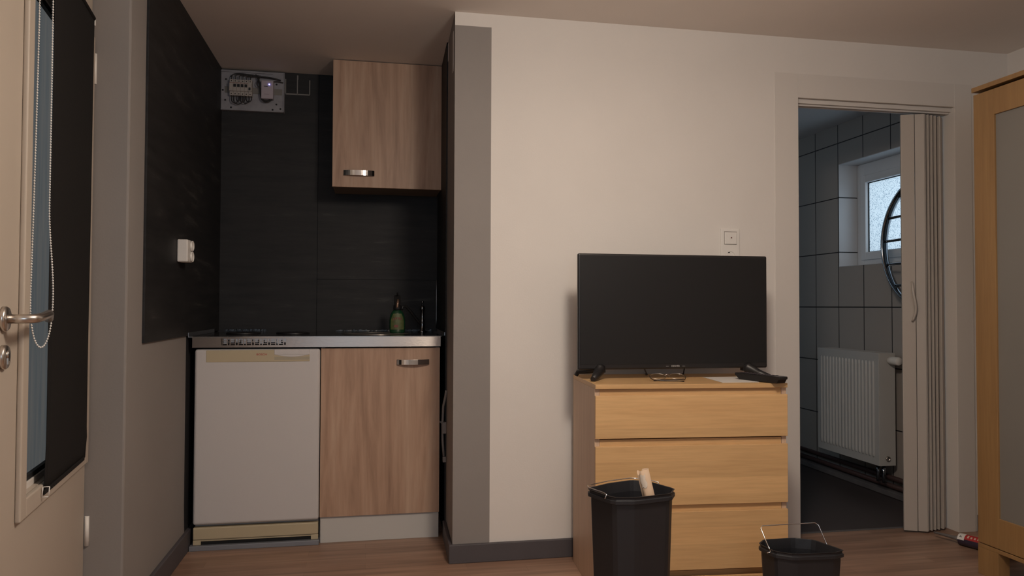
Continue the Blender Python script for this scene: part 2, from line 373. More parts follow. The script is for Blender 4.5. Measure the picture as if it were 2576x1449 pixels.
# black splash panels
g = G()
g.box(XL, XL+0.008, 2.70, YB, 0.893, ZC-0.001)
g.build('wall_panel_left', SLATE, kind=ST, bevel=0.001)
g = G(); g.box(XL, -0.2555, YB, YB+0.011, 0, ZC-0.001); g.box(-0.2535, nx(YB), YB+0.0012, YB+0.011, 1.156, ZC-0.001); g.box(-0.2535, nx(YB), YB, YB+0.011, 0, 1.1545)
g.build('wall_panel_rear', SLATE, kind=ST)
g = G(); g.prism([(nx(3.38)-0.006, 3.38), (nx(YB)-0.006, YB), (nx(YB)+0.001, YB), (nx(3.38)+0.001, 3.38)], 0, ZC-0.001)
g.build('wall_panel_right', SLATE, kind=ST)
# black paint beside the fridge, below the panel, rounded lower corner
poly = [(3.325, 0.893), (3.98, 0.893), (3.98, 0.085), (3.34, 0.085), (3.334, 0.13), (3.328, 0.20)]
G().prism(poly, XL-0.0005, XL+0.0008, axis='x').build('wall_paint_left', BLACKPAINT, kind=ST)

# skirting
g = G(); g.prism([(XL, 2.52), (XL+0.015, 2.52), (XL+0.015, 3.40), (XL, 3.40)], 0, 0.084); g.build('baseboard_left', BASE, kind=ST, bevel=0.003)
g = G(); g.prism([(NX0-0.015, YW-0.015), (1.745, YW-0.015), (1.745, YW), (NX0, YW), (nx(3.36), 3.36), (nx(3.36)-0.015, 3.36)], 0, 0.074)
g.build('baseboard_main', BASE, kind=ST, bevel=0.003)
box('baseboard_right', BASE, 2.745, 2.935, YW-0.013, YW, 0, 0.075, kind=ST, bevel=0.002)
# door lining and casing of the bathroom doorway
g = G()
g.box(1.745, 1.857, YW-0.003, YW, 0, 2.05); g.box(2.646, 2.736, YW-0.004, YW, 0, 2.05); g.box(1.857, 2.646, YW-0.003, YW, 1.944, 2.05)
g.box(2.646, 2.662, YW, 3.165, 0, 1.945)
g.build('trim_1', CASE, kind=ST, bevel=0.0008)
g = G(); g.box(1.86, 2.645, 3.035, 3.10, 1.925, 1.944); g.box(1.86, 2.645, 3.05, 3.058, 1.918, 1.926); g.box(1.86, 2.645, 3.078, 3.086, 1.918, 1.926)
g.build('trim_2', CASE, kind=ST, bevel=0.001)
box('trim_3', LEDGE, 1.86, 2.645, 3.122, 3.14, -0.001, 0.002, kind=ST)
# unpainted plaster strips beside the niche, near the ceiling
g = G(); 
for y0, y1, z0, z1 in ((3.085, 3.12, 1.99, 2.155), (3.36, 3.378, 2.12, 2.20)):
    g.prism([(nx(y0)-0.0012, y0), (nx(y1)-0.0012, y1), (nx(y1)+0.001, y1), (nx(y0)+0.001, y0)], z0, z1)
g.build('trim_4', WHITE, kind=ST)

# bathroom shell with window hole
g = G(); y0, y1, z0, z1 = 3.36, 4.18, 1.268, 1.90
g.box(XB, 3.10, 3.17, y0, 0, 2.19); g.box(XB, 3.10, y1, 5.3, 0, 2.19); g.box(XB, 3.10, y0, y1, 0, z0); g.box(XB, 3.10, y0, y1, z1, 2.19)
g.build('wall_window', TILEY, kind=ST)
g = G()
d = 0.004
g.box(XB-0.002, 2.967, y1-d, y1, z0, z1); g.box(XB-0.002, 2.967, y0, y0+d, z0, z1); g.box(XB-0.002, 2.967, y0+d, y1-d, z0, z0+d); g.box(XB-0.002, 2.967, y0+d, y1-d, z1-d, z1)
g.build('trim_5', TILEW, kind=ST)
box('wall_bathroom_rear', TILEX, 1.0, 3.1, 5.3, 5.4, 0, 2.19, kind=ST)
g = G(); g.box(0.95, 1.05, 3.17, 3.85, 0, 2.19); g.box(0.95, 1.05, 4.95, 5.3, 0, 2.19); g.box(0.95, 1.05, 3.85, 4.95, 0, 0.9); g.box(0.95, 1.05, 3.85, 4.95, 2.05, 2.19); g.build('wall_bathroom_left', TILEY, kind=ST)
added_win = thing('added_window_2', (1.0, 4.4, 0.9), kind=ST)  # unseen extra window, added to bring more daylight into the bathroom
g = G(); g.box(-0.03, 0.03, -0.55, -0.50, 0, 1.15); g.box(-0.03, 0.03, 0.50, 0.55, 0, 1.15); g.box(-0.03, 0.03, -0.5, 0.5, 0, 0.05); g.box(-0.03, 0.03, -0.5, 0.5, 1.10, 1.15); g.build('frame', WPVC, added_win, 0.003)
G_ = G(); G_.face([(0, -0.5, 0.05), (0, 0.5, 0.05), (0, 0.5, 1.10), (0, -0.5, 1.10)]); G_.build('pane', PANE, added_win)
win = thing('window_1', (2.967, 3.77, z0), kind=ST)
g = G(); a0, a1 = y0-3.77+d, y1-3.77-d; H = z1-z0
g.box(0, 0.05, a1-0.062, a1, d, H-d); g.box(0, 0.05, a0, a0+0.062, d, H-d); g.box(0, 0.05, a0+0.062, a1-0.062, d, 0.052); g.box(0, 0.05, a0+0.062, a1-0.062, H-0.09, H-d)
g.build('frame', WPVC, win, 0.003)
g = G(); b0, b1, c0, c1 = a0+0.05, a1-0.05, 0.04, H-0.078
bw = 0.046
g.box(-0.014, 0.03, b1-bw, b1, c0, c1); g.box(-0.014, 0.03, b0, b0+bw, c0, c1); g.box(-0.014, 0.03, b0+bw, b1-bw, c0, c0+bw); g.box(-0.014, 0.03, b0+bw, b1-bw, c1-bw, c1)
g.build('sash', WPVC, win, 0.004)
g = G(); e = 0.004; B0, B1, C0, C1 = b0+bw, b1-bw, c0+bw, c1-bw
for q in ((B1-e, B1, C0, C1), (B0, B0+e, C0, C1), (B0, B1, C0, C0+e), (B0, B1, C1-e, C1)): g.box(0.006, 0.014, *q)
g.build('seal', RUBBER, win)
G_ = G(); G_.face([(0.012, B0, C0), (0.012, B1, C0), (0.012, B1, C1), (0.012, B0, C1)]); G_.build('pane', PANE, win)

# pipe ledge at the foot of the window wall
box('trim_6', LEDGE, 2.775, XB, 3.17, 5.3, 0, 0.028, kind=ST, bevel=0.003)
pp = thing('heating_pipes', (2.81, 4.2, 0.028), label='dark red heating pipes running along the foot of the tiled bathroom wall', cat='pipe')
for zz, xx in ((0.022, 0.0), (0.062, 0.012)):
    G().cyl((xx, -1.0, zz), (xx, 1.08, zz), 0.0135, 14).build('pipe', PIPE, pp)
box('bracket', PIPE, -0.012, 0.034, 0.5, 0.52, 0, 0.078, pp)

# ================================================================== ENTRY DOOR (left), ajar
AX = R(7.5)
door = thing('door_1', (-0.846, 2.53, 0), AX, kind=ST)
# local frame: +x = into the room, -y = towards the camera along the leaf
DW, DH, T = 0.86, 2.005, 0.04
s_in, s_hi = 0.652, 0.055   # glazing opening along the leaf
zb, zt = 0.585, 1.80
g = G()
g.box(-T, 0, -DW, -s_in, 0.008, DH); g.box(-T, 0, -s_hi, 0, 0.008, DH)
g.box(-T, 0, -s_in, -s_hi, 0.008, zb); g.box(-T, 0, -s_in, -s_hi, zt, DH)
g.build('leaf', DOORM, door)
g = G(); tw = 0.045
g.box(0, 0.012, -s_in-tw, -s_in, zb-tw, zt+tw); g.box(0, 0.012, -s_hi, -s_hi+tw, zb-tw, zt+tw); g.box(0, 0.012, -s_in, -s_hi, zb-tw, zb); g.box(0, 0.012, -s_in, -s_hi, zt, zt+tw)
g.build('glazing_trim', DOORM, door, 0.004, 3)
g = G(); q = 0.016
g.box(-0.026, -0.012, -s_in, -s_in+q, zb, zt); g.box(-0.026, -0.012, -s_hi-q, -s_hi, zb, zt); g.box(-0.026, -0.012, -s_in+q, -s_hi-q, zb, zb+q); g.box(-0.026, -0.012, -s_in+q, -s_hi-q, zt-q, zt)
g.build('glazing_bead', CASE, door, 0.001)
g = G(); k = 0.007
g.box(-0.026, -0.016, -s_in+q, -s_hi-q, zb+q, zb+q+0.012); g.box(-0.026, -0.016, -s_in+q, -s_hi-q, zt-q-0.014, zt-q); g.box(-0.026, -0.02, -s_in+q, -s_in+q+0.004, zb+q, zt-q)
g.build('seal', RUBBER, door)
g = G(); g.face([(-0.027, -s_in, zb), (-0.027, -s_hi, zb), (-0.027, -s_hi, zt), (-0.027, -s_in, zt)]); g.build('pane', DPANE, door)
for z0_, z1_ in ((0.283, 0.373), (1.705, 1.80)):
    G().cyl((0.008, 0.003, z0_), (0.008, 0.003, z1_), 0.0065, 12).build('hinge', BRIGHT, door)
ph = G(); ph.lathe([(0.0262, 0.0), (0.0262, 0.007), (0.0235, 0.010), (0.0001, 0.010)], (0, -0.800, 0.990), 32, 'x')
h = ph.build('handle', STEELB, door)
g = G(); L = [(0.008, -0.800, 0.990), (0.040, -0.800, 0.990), (0.052, -0.797, 0.9905), (0.058, -0.787, 0.991), (0.061, -0.765, 0.993), (0.063, -0.740, 0.996), (0.0625, -0.715, 0.999), (0.060, -0.697, 0.999), (0.0565, -0.684, 0.994), (0.054, -0.676, 0.988)]
g.tube(L, 0.0098, 16); g.build('lever', STEELB, h)
k = G().lathe([(0.0255, 0.0), (0.0255, 0.007), (0.023, 0.010), (0.0001, 0.010)], (0, -0.800, 0.911), 32, 'x').build('keyhole_plate', STEELB, door)
g = G(); g.lathe([(0.0085, 0.010), (0.0085, 0.013), (0.0001, 0.013)], (0, -0.800, 0.916), 20, 'x'); g.box(0.010, 0.013, -0.805, -0.795, 0.896, 0.912); g.build('lock_cylinder', STEELB, k)
box('key_slot', DARK, 0.0128, 0.0136, -0.8008, -0.7992, 0.903, 0.918, k)

# roller blind hung on the door
bl = thing('roller_blind', (-0.846, 2.53, 0), AX, label='black fabric roller blind hanging over the glazing of the entry door', cat='roller blind')
g = G(); nu, nv = 14, 44; zt_, zb_ = 1.885, 0.565
def fab(i, j):
    u = i/nu; v = j/nv
    s = 0.512 + (0.058-0.512)*u
    n = 0.0175 - 0.001*v
    if v > 0.90: n -= 0.003*((v-0.90)/0.10)**1.3; s -= 0.0*u
    n += 0.001*math.sin(9*v+4*u)*v; s += 0.013*v**2*(0.4+0.6*u)
    if u > 0.85: s += 0.006*math.sin(v*5.0)*v - 0.012*math.exp(-((v-0.955)/0.02)**2)
    z = zt_ + (zb_-zt_)*v
    return (n, -s, z)
vv = [[g.bm.verts.new(fab(i, j)) for j in range(nv+1)] for i in range(nu+1)]
for i in range(nu):
    for j in range(nv):
        f = g.bm.faces.new((vv[i][j], vv[i][j+1], vv[i+1][j+1], vv[i+1][j])); f.smooth = True
o = g.build('blind_fabric', BLIND, bl); m_ = o.modifiers.new('t', 'SOLIDIFY'); m_.thickness = 0.0012
G().cyl((0.014, -0.56, 1.888), (0.014, -0.062, 1.888), 0.008, 20).build('roller_tube', BLIND, bl)
g = G(); g.box(0.0, 0.020, -0.058, -0.050, 1.868, 1.892); g.build('bracket', BRIGHT, bl, 0.002)
box('bracket', BRIGHT, 0.0, 0.034, -0.570, -0.564, 1.868, 1.925, bl, 0.002)
g = G(); g.box(0.0125, 0.0165, -0.520, -0.085, 0.560, 0.572); g.build('bottom_bar', BLIND, bl, 0.002)
g = G()
for a, b_ in (((0.014, 0.559), (0.016, 0.583)), ((0.028, 0.559), (0.030, 0.583))): g.tube([(a[0], -0.535, a[1]), (b_[0], -0.535, b_[1])], 0.0013, 6)
for a, b_ in (((0.014, 0.559), (0.028, 0.559)), ((0.016, 0.583), (0.030, 0.583))): g.tube([(a[0], -0.535, a[1]), (b_[0], -0.535, b_[1])], 0.0013, 6)
g.build('end_cap', BRIGHT, bl)
# bead chain: two strands and the hanging loop
path = []
def sm(t): return t*t*(3-2*t)
for j in range(300):
    t_ = j/299; z = 1.90 - t_*0.86; path.append((0.0115 - 0.0055*t_**2, -(0.618+0.012*t_), z))
for j in range(1, 70):
    t_ = j/69; a = math.pi*t_; path.append((0.006+0.029*sm(t_), -(0.630-0.072*sm(t_)), 1.04 - 0.120*math.sin(a)**0.8))
for j in range(1, 300):
    t_ = j/299; z = 1.04 + t_*0.86; k_ = sm(min(1, t_/0.25)); path.append((0.035 - 0.011*k_, -0.558, z))
_p = [Vector(p) for p in path]; path = [_p[0]]; cur = _p[0]
for v in _p[1:]:
    while (v-path[-1]).length >= 0.0064: path.append(path[-1] + (v-path[-1]).normalized()*0.0064)
path = [tuple(p) for p in path]
g = G(); acc = 0; last = Vector(path[0]); g.sphere(path[0], 0.0024, seg=6, rings=4); nb = 1
for p_ in path[1:]:
    v = Vector(p_); acc += (v-last).length; last = v
    if acc >= 0.0062: g.sphere(p_, 0.0024, seg=6, rings=4); acc = 0; nb += 1
g.tube(path, 0.0007, 4)
g.build('bead_chain', BRIGHT, bl)

# ================================================================== KITCHEN UNIT
def bar_handle(parent, x, y, z, wd=0.145, h=0.026):
    g = G(); n = 14
    pts = []
    for i in range(n+1):
        t_ = i/n; pts.append((x-wd/2+wd*t_, y-0.006-0.017*math.sin(math.pi*t_)**0.8))
    inn = [(a, b+0.004) for a, b in pts]
    g.prism(pts + inn[::-1], z-h/2, z+h/2)
    return g.build('handle', CHROME, parent, 0.0008)
# fridge
fr = thing('fridge', (-0.452, 3.36, 0.021), label='white undercounter fridge with yellowed top strip and kick panel', cat='fridge')
box('body', FRIDGE, -0.253, 0.252, 0.032, 0.58, 0.0, 0.812, fr, 0.006)
dr = box('door', FRIDGE, -0.255, 0.254, -0.008, 0.030, 0.083, 0.815, fr, 0.012)
dr.modifiers['bevel'].segments = 4
st = box('control_strip', CREAM, -0.209, 0.211, -0.0095, 0.0, 0.760, 0.810, dr, 0.002)
g = G(); hw = 0.0725; cx_ = 0.138
g.box(cx_-hw, cx_+hw, -0.012, -0.006, 0.790, 0.812)
arc = [(cx_-hw+2*hw*i/14, 0.790-0.010*math.sin(math.pi*i/14)) for i in range(15)]
g.prism([(cx_-hw, 0.793)] + arc + [(cx_+hw, 0.793)], -0.011, -0.006, axis='y')
g.build('handle', FRIDGE, dr, 0.001)
box('handle_recess', plain('strip_dull_beige', (0.40, 0.35, 0.26), 0.5), cx_-hw, cx_+hw, -0.0098, -0.006, 0.768, 0.781, dr)  # flat patch below the handle, a duller beige than the strip
text('logo', 'BOSCH', 0.0115, RED, dr, (0.014, -0.0099, 0.791), UPR, sx=1.15, bold=0.0)
kp = box('kick_panel', CREAM, -0.253, 0.252, -0.004, 0.03, 0.022, 0.072, fr, 0.004)
g = G(); g.box(-0.253, -0.222, -0.002, 0.03, 0.0, 0.021); g.box(0.222, 0.252, -0.002, 0.03, 0.0, 0.021); g.box(-0.253, 0.252, 0.001, 0.03, 0.014, 0.021); g.build('foot', CREAM, fr, 0.002)
box('vent_gap', DARK, -0.222, 0.222, 0.004, 0.03, 0.0, 0.0145, fr)
tag(box('floor_strip', GALV, XL+0.017, -0.196, 3.345, 3.95, 0.0, 0.0205, bevel=0.002), 'flat grey metal base strip on the floor under the fridge', 'strip')
# base cabinet
bc = thing('base_cabinet', (0.062, 3.36, 0.0), label='oak-fronted base cabinet beside the white fridge under the steel worktop', cat='cabinet')
g = G(); g.box(-0.256, -0.240, 0.018, 0.56, 0.0, 0.838); g.box(0.238, 0.254, 0.018, 0.56, 0.0, 0.838); g.box(-0.24, 0.238, 0.02, 0.56, 0.11, 0.126); g.box(-0.24, 0.238, 0.545, 0.56, 0.0, 0.838); g.build('carcass', PLINTH, bc)
dd_ = box('door', OAK, -0.2565, 0.2555, 0.0, 0.018, 0.112, 0.8365, bc, 0.0012)
bar_handle(dd_, 0.137, 0.0, 0.7735, 0.142, 0.023)
box('plinth', PLINTH, -0.253, 0.254, 0.010, 0.026, 0.0, 0.110, bc, 0.001)
# worktop
wt = thing('steel_worktop', (-0.198, 3.345, 0.8425), label='stainless steel worktop with slotted vent front across fridge and cabinet', cat='worktop')
g = G(); x0, x1 = -0.520, 0.520
g.box(x0, x1, 0.0, 0.60, 0.0425, 0.046, 1)
g.box(x0, x0+0.003, 0, 0.60, 0, 0.042); g.box(x1-0.003, x1, 0, 0.60, 0, 0.042)
g.box(x0, x1, 0.0, 0.003, 0.0, 0.010); g.box(x0, x1, 0, 0.003, 0.037, 0.0425)
vx0, vx1 = -0.40, -0.135
g.box(x0, vx0, 0, 0.003, 0.010, 0.037); g.box(vx1, x1, 0, 0.003, 0.010, 0.037)
g.build('top_sheet', [STEEL, STEELTOP], wt)
# slotted vent: pattern of stamped windows
g = G()
def cell(cx0, cx1, bars):
    g.box(cx0-0.0022, cx0+0.0022, 0, 0.003, 0.010, 0.037)
    for b_ in bars: g.box(cx0, cx1, 0.0004, 0.003, b_-0.0016, b_+0.0016)
pat = []
x = vx0
while x < vx1-0.004:
    wd_ = 0.022; cell(x, min(x+wd_, vx1), (0.0155, 0.0235, 0.031)); x += wd_
    if x < vx1-0.004: cell(x, min(x+0.010, vx1), (0.0235,)); x += 0.0105
g.box(vx1-0.003, vx1, 0, 0.003, 0.010, 0.037)
g.build('vent_grille', STEEL, wt)
box('vent_backing', DARK, vx0, vx1, 0.012, 0.016, 0.006, 0.040, wt)
g = G()
for i in range(11): g.box(vx0+0.006+i*0.0238, vx0+0.006+i*0.0238+0.0185, 0.0035, 0.0055, 0.0205 if i % 3 else 0.0155, 0.037)
g.box(vx0+0.006, vx1-0.008, 0.0055, 0.0065, 0.0335, 0.037)
g.build('vent_shutter', ALU, wt)
# cooking plates (dark discs seen edge-on) and sink rim
for hx in (-0.36, -0.14):
    G().lathe([(0.075, 0.046), (0.075, 0.052), (0.07, 0.054), (0.0001, 0.054)], (hx, 0.30, 0), 32).build('hotplate', BLACKP, wt)
G().lathe([(0.155, 0.046), (0.155, 0.0475), (0.148, 0.0475), (0.148, 0.0462)], (0.24, 0.28, 0), 32, sx=1.05).build('sink_rim', STEEL, wt)
# upstand sealing strips
g = G(); g.box(XL+0.008, XL+0.0105, 3.325, 3.86, 0.8885, 0.906); g.box(XL+0.008, -0.7175, 3.325, 3.39, 0.8865, 0.8888); 
tag(g.build('sealing_strip', ALU), 'short aluminium angle strip on the left panel above the worktop', 'strip')
DALU = plain('dull_foil_tape', (0.045, 0.047, 0.05), 0.35, 0.8, bump=1.0, bscale=120)
def ragged(x0, x1, h0, h1, n):
    g = G(); up_, lo_ = [], []
    for i in range(n+1):
        x_ = x0+(x1-x0)*i/n; up_.append(g.bm.verts.new((x_, YB-0.0015-0.002*random.random(), 0.8895+h0+(h1-h0)*random.random()))); lo_.append(g.bm.verts.new((x_, YB-0.003, 0.8888)))
    for i in range(n): g.bm.faces.new((lo_[i], lo_[i+1], up_[i+1], up_[i]))
    return g
tag(ragged(-0.70, -0.50, 0.009, 0.013, 26).build('foil_tape', DALU), 'strip of dull foil tape behind the hotplates at the foot of the rear panel', 'tape')
tag(ragged(-0.16, 0.33, 0.004, 0.009, 60).build('foil_tape', DALU), 'thin ragged foil tape behind the sink and the green spray bottle', 'tape')
g = G(); g.prism([(0.3235, 3.34), (nx(3.395)-0.0065, 3.385), (nx(3.9)-0.0065, 3.92), (0.3235, 3.92)], 0.886, 0.8885); g.prism([(nx(3.39)-0.0095, 3.39), (nx(3.39)-0.0065, 3.39), (nx(3.92)-0.0065, 3.92), (nx(3.92)-0.0095, 3.92)], 0.8885, 0.902)
tag(g.build('sealing_strip', ALU), 'aluminium angle strip at the right end of the worktop beside the pillar', 'strip')
tag(G().tube([(nx(YB)-0.009, YB-0.004, z) for z in (0.905, 0.95, 1.0, 1.06, 1.11, 1.17)], [0.0035, 0.003, 0.0022, 0.003, 0.0018, 0.0012], 6).build('sealant_bead', ALU), 'thin grey sealant line in the rear right corner above the tap', 'sealant')

# wall cabinet
wc = thing('wall_cabinet', (0.094, 3.715, 1.592), label='oak-fronted wall cabinet hung under the ceiling in the kitchen niche', cat='cabinet')
g = G(); g.box(-0.262, 0.258, 0.018, 0.262, 0.004, 0.612); g.build('carcass', plain('carcass_board', (0.22, 0.17, 0.13), 0.6), wc)
d2 = box('door', OAK, -0.265, 0.262, 0.0, 0.017, 0.0, 0.614, wc, 0.0012)
bar_handle(d2, -0.139, 0.0, 0.068, 0.146, 0.026)

# fuse box
fb = thing('fuse_box', (-0.579, YB, 1.997), label='open grey fuse box with breakers and loose wires under the ceiling', cat='fuse box')
W2 = 0.1565
g = G(); g.box(-0.155, W2, -0.022, 0, 0, 0.204); g.build('backplate', FBOX, fb, 0.002)
g = G(); g.box(-0.155, W2, -0.028, -0.022, 0, 0.005); g.box(W2-0.005, W2, -0.028, -0.022, 0, 0.2); g.box(-0.155, -0.150, -0.028, -0.022, 0, 0.2); g.box(-0.15, 0.10, -0.028, -0.022, 0.192, 0.199); g.build('rim', FBOX, fb, 0.001)
g = G(); g.box(-0.13, 0.145, -0.026, -0.0215, 0.088, 0.118); g.build('mounting_rail', plain('rail_metal', (0.22, 0.20, 0.18), 0.5, 0.6), fb)
for i in range(6):
    bx_ = -0.103 + i*0.0178
    b_ = G().box(bx_, bx_+0.0172, -0.052, -0.022, 0.068, 0.148).box(bx_, bx_+0.0172, -0.062, -0.052, 0.088, 0.130).build('breaker', FBOXW, fb, 0.0008)
    if 1 <= i <= 4: box('toggle', BLACKP, bx_+0.003, bx_+0.014, -0.068, -0.062, 0.108, 0.121, b_)
    elif i == 5: box('toggle', BLACKP, bx_+0.004, bx_+0.012, -0.068, -0.062, 0.094, 0.107, b_)
    for zq in (0.140, 0.076): G().lathe([(0.0025, -0.0526), (0.0001, -0.0526)], (bx_+0.0086, 0, zq), 10, 'y').build('terminal_screw', BLACKP, b_)
    if i < 5: box('marking', plain('faded_red_strip%d' % i, (0.25, 0.08, 0.06), 0.6), bx_, bx_+0.0172, -0.0625, -0.062, 0.1275, 0.1292, b_)
tr = box('bell_transformer', LILAC, 0.048, 0.106, -0.060, -0.022, 0.058, 0.150, fb, 0.003)
G().lathe([(0.0030, -0.0605), (0.0030, -0.063), (0.0001, -0.063)], (0.087, 0, 0.130), 12, 'y').build('status_light', LED, tr)
box('marking', BLACKP, 0.061, 0.080, -0.0605, -0.0598, 0.118, 0.121, tr)
box('marking', plain('faint_grey_print', (0.3, 0.25, 0.27), 0.6), 0.062, 0.088, -0.0605, -0.0598, 0.079, 0.081, tr)
def wire(pts, r=0.0022):
    # smooth the polyline
    P_ = [Vector(p) for p in pts]
    for _ in range(2):
        Q = [P_[0]]
        for a, b_ in zip(P_, P_[1:]): Q += [a*0.75+b_*0.25, a*0.25+b_*0.75]
        P_ = Q + [P_[-1]]
    return G().tube(P_, r, 7).build('wire', WIRE, fb)
for i, (xa, xb_, dp) in enumerate(((-0.094, -0.060, 0.030), (-0.085, -0.04, 0.034), (-0.073, -0.052, 0.020), (-0.055, -0.030, 0.024), (-0.042, -0.012, 0.030), (-0.025, 0.001, 0.022))):
    wire([(xa, -0.045, 0.068), (xa, -0.050, 0.068-dp), ((xa+xb_)/2, -0.052, 0.062-dp*1.15), (xb_, -0.050, 0.068-dp), (xb_, -0.045, 0.068)])
for i, xa in enumerate((-0.096, -0.077, -0.060, -0.042, -0.024, -0.006)):
    wire([(xa, -0.045, 0.148), (xa+0.002, -0.050, 0.168+0.004*(i % 2)), (xa+0.02, -0.048, 0.181-0.003*i), (0.0+0.01*i, -0.045, 0.178), (0.03, -0.04, 0.170-0.003*i), (0.040, -0.038, 0.14-0.004*i)])
wire([(0.0, -0.045, 0.172), (0.05, -0.042, 0.171), (0.10, -0.042, 0.168), (0.140, -0.035, 0.160)], 0.004)
wire([(0.02, -0.045, 0.18), (0.035, -0.048, 0.15), (0.043, -0.05, 0.10), (0.047, -0.05, 0.06), (0.060, -0.05, 0.045), (0.078, -0.05, 0.043), (0.095, -0.048, 0.052), (0.100, -0.045, 0.060)], 0.003)
wire([(0.04, -0.045, 0.12), (0.044, -0.05, 0.07), (0.058, -0.05, 0.050), (0.08, -0.05, 0.049), (0.09, -0.045, 0.058)], 0.003)
wire([(0.105, -0.04, 0.150), (0.125, -0.04, 0.153), (0.150, -0.03, 0.150)], 0.0025)
wire([(0.03, -0.045, 0.15), (0.024, -0.05, 0.132), (0.030, -0.05, 0.120), (0.042, -0.045, 0.118)], 0.0025)
for x_, z_ in ((-0.14, 0.10), (-0.125, 0.155), (-0.128, 0.05), (-0.10, 0.014), (0.10, 0.012), (0.118, 0.142), (0.118, 0.040), (0.138, 0.018), (-0.1, 0.17)):
    G().lathe([(0.0045, -0.0225), (0.0045, -0.0232), (0.0001, -0.0232)], (x_, 0, z_), 12, 'y').build('screw_hole', BLACKP, fb)
# removed double socket: outline of bare plaster
g = G(); zt2, zb2 = 2.176, 2.100
for x_ in (-0.419, -0.361, -0.300): g.box(x_-0.0022, x_+0.0022, YB-0.0018, YB-0.0002, zb2, zt2)
g.box(-0.419, -0.300, YB-0.0018, YB-0.0002, zb2-0.003, zb2+0.003); g.box(-0.3632, -0.3570, YB-0.0018, YB-0.0002, zt2, zt2+0.022)
tag(g.build('mounting_frame', plain('plaster_edge', (0.24, 0.23, 0.22), 0.8)), 'bare outline of a removed double socket beside the fuse box', 'frame')

# double wall socket on the left panel
so = thing('double_socket', (XL+0.008, 3.16, 1.232), label='white surface-mounted double wall socket on the black left panel', cat='socket')
g = G(); g.box(0, 0.040, -0.042, 0.042, -0.044, 0.044); g.build('housing', BRIGHT, so, 0.005, 3)
for z_ in (0.0215, -0.0215):
    G().lathe([(0.0205, 0.0402), (0.0205, 0.048), (0.018, 0.049), (0.018, 0.042), (0.0001, 0.042)], (0, 0.010, z_), 28, 'x').build('socket_ring', BRIGHT, so)

# spray bottle on the worktop
sb = thing('spray_bottle', (0.142, 3.70, 0.8885), label='green cleaning spray bottle standing left of the tap on the worktop', cat='bottle')
G().lathe([(0.031, 0.0), (0.0365, 0.004), (0.038, 0.03), (0.038, 0.062), (0.034, 0.085), (0.026, 0.102), (0.018, 0.110), (0.0150, 0.122), (0.0001, 0.122)], seg=28, sy=0.6).build('bottle_body', GREEN, sb)
g = G()
prof = [(x, z) for x, z in ((-0.029, 0.018), (0.029, 0.018), (0.030, 0.05), (0.026, 0.075), (0.014, 0.094), (-0.014, 0.094), (-0.026, 0.075), (-0.030, 0.05))]
vs = []
n_ = len(prof)
cols = 12
for j in range(9):
    z = 0.018 + 0.076*j/8; hw_ = 0.031 if z < 0.05 else 0.031*(1-((z-0.05)/0.062)**2*0.75)
    R_ = 0.0386 if z < 0.055 else 0.0386 - 0.0055*((z-0.055)/0.035)**1.4
    row = []
    for i in range(cols+1):
        x_ = -hw_+2*hw_*i/cols; x_ = max(-R_*0.97, min(R_*0.97, x_))
        row.append(g.bm.verts.new((x_, -0.6*math.sqrt(max(0, R_*R_-x_*x_))-0.0004, z)))
    vs.append(row)
for j in range(8):
    for i in range(cols): f = g.bm.faces.new((vs[j][i], vs[j][i+1], vs[j+1][i+1], vs[j+1][i])); f.smooth = True
lb = g.build('bottle_label', LABELM, sb)
g = G()
pts = [(-0.020+0.040*i/9, 0.066+0.006*math.sin(math.pi*i/9)) for i in range(10)]
for i, (x_, z_) in enumerate(pts):
    if i % 2 == 0 or i in (3, 7): g.box(x_-0.0016, x_+0.0016, -0.0238-0.0*abs(x_)+0.12*abs(x_)**1.0*0.5, -0.0225+0.12*abs(x_)*0.5, z_-0.005, z_+0.005)
    if i < 9: g.box(x_, x_+0.0044, -0.0236+0.06*abs(x_), -0.0225+0.06*abs(x_), z_-0.001+0.004*(-1)**i, z_+0.001+0.004*(-1)**i)
DRP = plain('dull_red_print', (0.16, 0.03, 0.015), 0.5); g.build('label_print', DRP, sb)
G().box(-0.015, 0.004, -0.0244, -0.0225, 0.028, 0.040).build('label_patch', DRP, sb)
G().lathe([(0.0185, 0.112), (0.0195, 0.118), (0.0185, 0.134), (0.014, 0.137), (0.0001, 0.137)], seg=20).build('collar', BLACKP, sb)
g = G(); g.prism([(-0.014, 0.134), (0.016, 0.134), (0.018, 0.156), (0.012, 0.172), (0.004, 0.184), (-0.006, 0.176)], -0.015, 0.015, axis='x')
g.tube([(0, -0.004, 0.180), (0, -0.016, 0.190), (0, -0.020, 0.196)], 0.004, 10); g.build('spray_head', BLIND, sb, 0.003)
G().tube([(0.003, -0.014, 0.160), (0.001, -0.026, 0.145), (-0.002, -0.029, 0.122)], 0.0065, 12).build('trigger', plain('bronze_trigger', (0.35, 0.22, 0.16), 0.25, 0.6), sb)
# tap
tp = thing('kitchen_tap', (0.270, 3.80, 0.8885), label='dark chrome kitchen tap with an upright lever beside the spray bottle', cat='tap')
G().lathe([(0.022, 0), (0.022, 0.006), (0.013, 0.010), (0.011, 0.05), (0.012, 0.052), (0.012, 0.060), (0.0095, 0.064), (0.0095, 0.110), (0.013, 0.112), (0.013, 0.124), (0.009, 0.132), (0.0001, 0.132)], seg=24).build('tap_body', DCHROME, tp)
G().lathe([(0.004, 0.130), (0.004, 0.146), (0.007, 0.150), (0.007, 0.155), (0.0001, 0.158)], seg=16).build('lever', DCHROME, tp)
G().tube([(0.0, 0.0, 0.03), (-0.02, -0.01, 0.055), (-0.06, -0.03, 0.105), (-0.085, -0.045, 0.130), (-0.10, -0.055, 0.128), (-0.105, -0.058, 0.112)], 0.007, 12).build('spout', plain('dark_spout', (0.03, 0.028, 0.028), 0.4, 0.3), tp)
